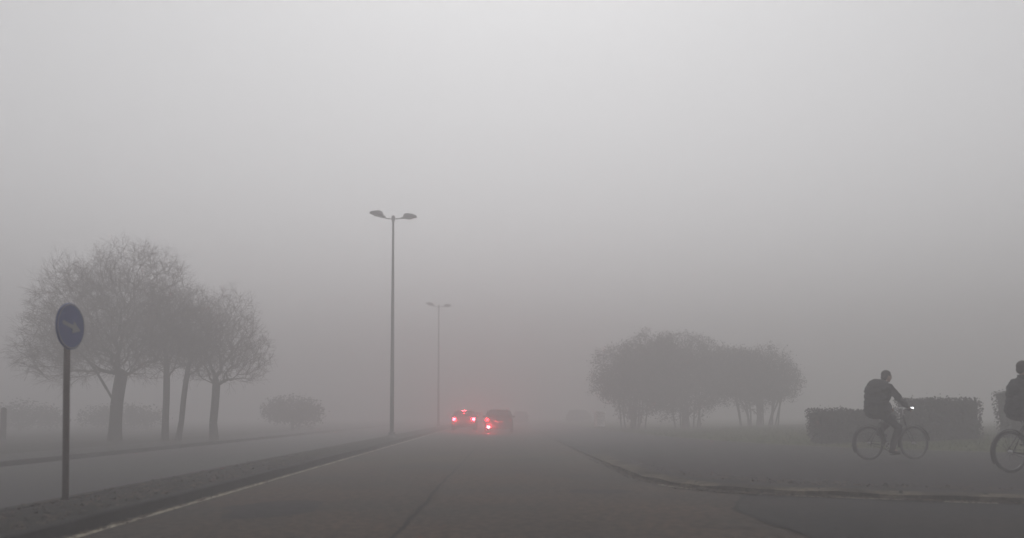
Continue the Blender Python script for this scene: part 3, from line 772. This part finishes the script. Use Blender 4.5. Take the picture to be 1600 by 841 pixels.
# bicycle: forward = +X, wheels on z = 0
BX, BY, BR = 7.97, 16.3, R(12)
bz = gz(BX, BY)
bk = empty('bicycle', (BX, BY, bz), BR, 'dark bicycle ridden to the right with its small white headlamp lit', 'bicycle')
RW, FW, BB = Vector((-.5,0,.35)), Vector((.56,0,.35)), Vector((-.07,0,.29))
ST, HT, HB = Vector((-.22,0,.80)), Vector((.33,0,.86)), Vector((.38,0,.70))
bm = bmesh.new()
tube(bm, [BB, ST], .017, 10); tube(bm, [BB, HB], .02, 10); tube(bm, [ST-Vector((-.02,0,.06)), HT], .016, 10); tube(bm, [HT+Vector((-.02,0,.06)), HB-Vector((-.02,0,.06))], .022, 10)
for s in (-1, 1):
    tube(bm, [BB+Vector((0,s*.03,0)), RW+Vector((0,s*.06,0))], .01, 8); tube(bm, [ST+Vector((0,s*.015,-.04)), RW+Vector((0,s*.06,0))], .009, 8)
tube(bm, [BB-Vector((0,.04,0)), BB+Vector((0,.04,0))], .024, 12)
bobj('frame', bm, M['bike_frame'], bk, True)
bm = bmesh.new(); tube(bm, [HB-Vector((-.02,0,.06)), HB+Vector((.03,0,-.09))], .018, 8)
for s in (-1, 1): tube(bm, [HB+Vector((.03,0,-.08)), HB+Vector((.04,s*.05,-.12)), FW+Vector((0,s*.055,0))], [.012,.012,.009], 8)
bobj('fork', bm, M['bike_frame'], bk, True)
for hub in (RW, FW):
    bm = bmesh.new(); tube(bm, [Vector((.325*math.cos(2*PI*k/48), 0, .325*math.sin(2*PI*k/48))) for k in range(48)], .019, 10, True)
    wh = bobj('wheel', bm, M['rubber'], bk, True); wh.location = hub
    bm = bmesh.new(); lathe(bm, [(.292,-.011),(.306,-.013),(.306,.013),(.292,.011)], 'Y', (0,0,0), 48); bobj('rim', bm, M['bike_frame'], wh)
    bm = bmesh.new()
    for k in range(32):
        a = 2*PI*k/32; s = (-1)**k; o_ = .5*(1 if k % 4 < 2 else -1)
        tube(bm, [(.02*math.cos(a+o_), s*.028, .02*math.sin(a+o_)), (.296*math.cos(a), 0, .296*math.sin(a))], .0016, 4)
    bobj('spokes', bm, M['black'], wh)
    bm = bmesh.new(); tube(bm, [(0,-.055,0),(0,-.03,0),(0,.03,0),(0,.055,0)], [.01,.024,.024,.01], 12); bobj('hub', bm, M['chrome'], wh)
    bm = bmesh.new(); rs_ = (150, -5) if hub is RW else (135, 10)
    a0, a1 = R(rs_[0]+60), R(rs_[1]-5)
    pr = []
    for k in range(21):
        a = a0+(a1-a0)*k/20
        for q, (dr, dy) in enumerate(((0,-.03),(.01,-.015),(.012,.015),(0,.03))): pr.append(bm.verts.new((.365*math.cos(a)+dr*math.cos(a), dy, .365*math.sin(a)+dr*math.sin(a))))
    for k in range(20):
        for q in range(3): bm.faces.new((pr[k*4+q], pr[k*4+q+1], pr[k*4+q+5], pr[k*4+q+4]))
    mg = bobj('mudguard', bm, M['black'], bk, True); mg.location = hub; sm = mg.modifiers.new('t', 'SOLIDIFY'); sm.thickness = .003
bm = bmesh.new(); tube(bm, [ST-Vector((0,0,.02)), Vector((-.26,0,.92))], .014, 10); bobj('seat_post', bm, M['chrome'], bk, True)
bm = bmesh.new(); ellipsoid(bm, (-.33,0,.94), (.10,.085,.035)); ellipsoid(bm, (-.2,0,.945), (.12,.032,.026)); remeshed('saddle', bm, M['saddle'], bk, .009, 3)
bm = bmesh.new(); tube(bm, [HT, HT+Vector((-.03,0,.16)), HT+Vector((.02,0,.2))], .013, 10)
tube(bm, [(.21,-.30,1.03),(.30,-.27,1.045),(.37,-.14,1.06),(.36,0,1.06),(.37,.14,1.06),(.30,.27,1.045),(.21,.30,1.03)], .012, 10)
hb = bobj('handlebar', bm, M['chrome'], bk, True)
for s in (-1, 1):
    bm = bmesh.new(); tube(bm, [(.31,s*.268,1.047),(.25,s*.288,1.037),(.20,s*.302,1.028)], .018, 10); bobj('grip', bm, M['rubber'], hb, True)
    bm = bmesh.new(); tube(bm, [(.36,s*.2,1.06),(.38,s*.24,1.03),(.30,s*.29,1.0)], .005, 6); bobj('brake_lever', bm, M['chrome'], hb)
bm = bmesh.new(); tube(bm, [BB+Vector((0,-.06,0)), BB+Vector((0,.06,0))], .014, 10)
cd = Vector((.17*math.cos(R(-80)), 0, .17*math.sin(R(-80))))
tube(bm, [BB+Vector((0,-.065,0)), BB+Vector((0,-.07,0))+cd], .011, 8); tube(bm, [BB+Vector((0,.065,0)), BB+Vector((0,.07,0))-cd], .011, 8)
lathe(bm, [(.075,-.056),(.09,-.056),(.09,-.051),(.075,-.051)], 'Y', BB, 32)
for k in range(5): tube(bm, [BB+Vector((0,-.053,0)), BB+Vector((.08*math.cos(k*1.257),-.053,.08*math.sin(k*1.257)))], .006, 5)
ck = bobj('crank', bm, M['chrome'], bk, True)
for s, v in ((-1, cd), (1, -cd)):
    bm = bmesh.new(); box(bm, tuple(BB+v+Vector((0,s*.125,0))), (.09,.085,.02), None, .004); bobj('pedal', bm, M['black'], bk)
bm = bmesh.new(); r1, r2 = .09, .035
tube(bm, [BB+Vector((0,-.053,r1)), RW+Vector((0,-.053,r2))], .006, 6); tube(bm, [BB+Vector((0,-.053,-r1)), RW+Vector((0,-.053,-r2))], .006, 6); bobj('chain', bm, M['black'], bk)
bm = bmesh.new(); lathe(bm, [(.0005,-.05),(.028,-.045),(.05,0),(.052,.03),(.0005,.03)], 'X', (.44,0,1.05), 20); tube(bm, [(.36,0,1.06),(.42,0,1.05)], .01, 8)
hl = bobj('headlamp', bm, M['black'], bk, True)
bm = bmesh.new(); ellipsoid(bm, (.50,0,1.06), (.06,.035,.017)); bobj('lens', bm, M['lens_head'], hl, True)

JR = dict(pelvis=(-.30,0,1.02), belly=(-.27,0,1.16), chest=(-.20,0,1.34), neck=(-.11,0,1.50), head=(-.05,0,1.655),
          sh_l=(-.15,.18,1.43), sh_r=(-.15,-.18,1.43), el_l=(.04,.27,1.22), el_r=(.04,-.27,1.22), wr_l=(.19,.285,1.085), wr_r=(.19,-.285,1.085),
          hip_l=(-.28,.10,.99), hip_r=(-.28,-.10,.99), knee_r=(.10,-.13,.66), ank_r=(-.06,-.13,.235), toe_r=(.08,-.14,.155),
          knee_l=(.17,.13,.86), ank_l=(-.14,.13,.575), toe_l=(.0,.14,.50))
hands = {'l': ((.75,-.1,-.35), (-.1,-1,.15), .9), 'r': ((.75,.1,-.35), (-.1,1,.15), -.9)}
JR = {k: (v[0]-(.05 if k in ('chest','belly','pelvis') else .0), v[1], v[2]+(.05 if v[2] > 1.3 else 0)) for k, v in JR.items()}
figure('person', JR, 'person in a dark bulky coat and trousers riding the bicycle, hands on the handlebar', M['coat'], M['trousers'], M['shoe'],
       (BX, BY, bz), BR, (1,-.1,-.1), bulk=1.62, hands=hands)
B2 = (8.84, 13.15); z2 = gz(*B2)
bk2 = copy_tree(bk); bk2.location = (*B2, z2); bk2['label'] = 'bicycle under the second rider, cut off by the right edge'
bk['group'] = bk2['group'] = 'bicycles ridden along the path'
for o in bk2.children_recursive:
    if o.name.startswith('lens'): o.data = o.data.copy(); o.data.materials[0] = M['lens_clear']
J2 = dict(JR); J2.update(head=(-.19,0,1.72), neck=(-.22,0,1.56), chest=(-.26,0,1.36), sh_l=(-.19,.18,1.48), sh_r=(-.19,-.18,1.48), el_l=(.02,.27,1.25), el_r=(.02,-.27,1.25),
    ank_r=(-.27,-.13,.37), toe_r=(-.13,-.14,.30), knee_r=(.03,-.13,.68), ank_l=(.02,.13,.40), toe_l=(.17,.14,.33), knee_l=(.12,.13,.82))
figure('person', J2, 'rider in a grey jacket, blue jeans and reddish shoes cut off by the right edge', M['coat2'], M['jeans'], M['shoe_red'],
       (*B2, z2), BR, (1,-.1,-.05), bulk=1.25, hands=hands)

# ------------------------------------------------------------------ fog
bm = bmesh.new(); box(bm, (0, 255, 5.9), (1180, 670, 14.2))
hz = bobj('haze', bm, None) if False else None
me = bpy.data.meshes.new('haze'); bm.to_mesh(me); bm.free()
fm = bpy.data.materials.new('fog'); fm.use_nodes = True
nt = fm.node_tree; nt.nodes.clear(); o = nt.nodes.new('ShaderNodeOutputMaterial'); v = nt.nodes.new('ShaderNodeVolumePrincipled')
v.inputs['Color'].default_value = (.737,.722,.727,1); v.inputs['Density'].default_value = .0325; v.inputs['Anisotropy'].default_value = .28
nt.links.new(v.outputs['Volume'], o.inputs['Volume'])
me.materials.append(fm)
hz = bpy.data.objects.new('haze', me); C.objects.link(hz); hz['kind'] = 'stuff'; hz['label'] = 'thick even grey fog filling the air'

# ------------------------------------------------------------------ sky, sun
wd = bpy.data.worlds.new('World'); S.world = wd; wd.use_nodes = True
nt = wd.node_tree; bg = nt.nodes['Background']
sky = nt.nodes.new('ShaderNodeTexSky'); sky.sky_type = 'NISHITA'; sky.sun_disc = False
EL, AZ = R(56), R(2)
sky.sun_elevation = EL; sky.sun_rotation = AZ; sky.dust_density = 2; sky.air_density = 1; sky.ozone_density = 1
hs = nt.nodes.new('ShaderNodeHueSaturation'); hs.inputs['Saturation'].default_value = .06
nt.links.new(sky.outputs['Color'], hs.inputs['Color']); nt.links.new(hs.outputs['Color'], bg.inputs['Color'])
bg.inputs['Strength'].default_value = .12
sl = bpy.data.lights.new('sun', 'SUN'); sl.energy = .8; sl.angle = R(25); sl.color = (1,.965,.955)
so = bpy.data.objects.new('sun', sl); C.objects.link(so)
d = Vector((math.sin(AZ)*math.cos(EL), math.cos(AZ)*math.cos(EL), math.sin(EL)))
so.rotation_euler = d.to_track_quat('Z', 'Y').to_euler(); so.location = (0, 0, 60)

# ------------------------------------------------------------------ camera
cam = bpy.data.cameras.new('camera'); co = bpy.data.objects.new('camera', cam); C.objects.link(co); S.camera = co
cam.sensor_width = 36; cam.lens = 1256/1600*36; cam.clip_end = 2000; cam.clip_start = .05
cam.dof.use_dof = True; cam.dof.focus_distance = 40; cam.dof.aperture_fstop = 1.1
pitch = R(2.5)
co.location = (0, 0, 1.1)
co.rotation_euler = (R(90)+pitch, 0, -20/1256)
cam.shift_y = (648-420.5-math.tan(pitch)*1256)/1600
S.view_settings.view_transform = 'Standard'; S.view_settings.look = 'None'; S.view_settings.exposure = .31; S.view_settings.gamma = 1
S.render.engine = 'CYCLES'
S.cycles.volume_bounces = 8; S.cycles.max_bounces = 12
S.render.resolution_x = 1024; S.render.resolution_y = 538
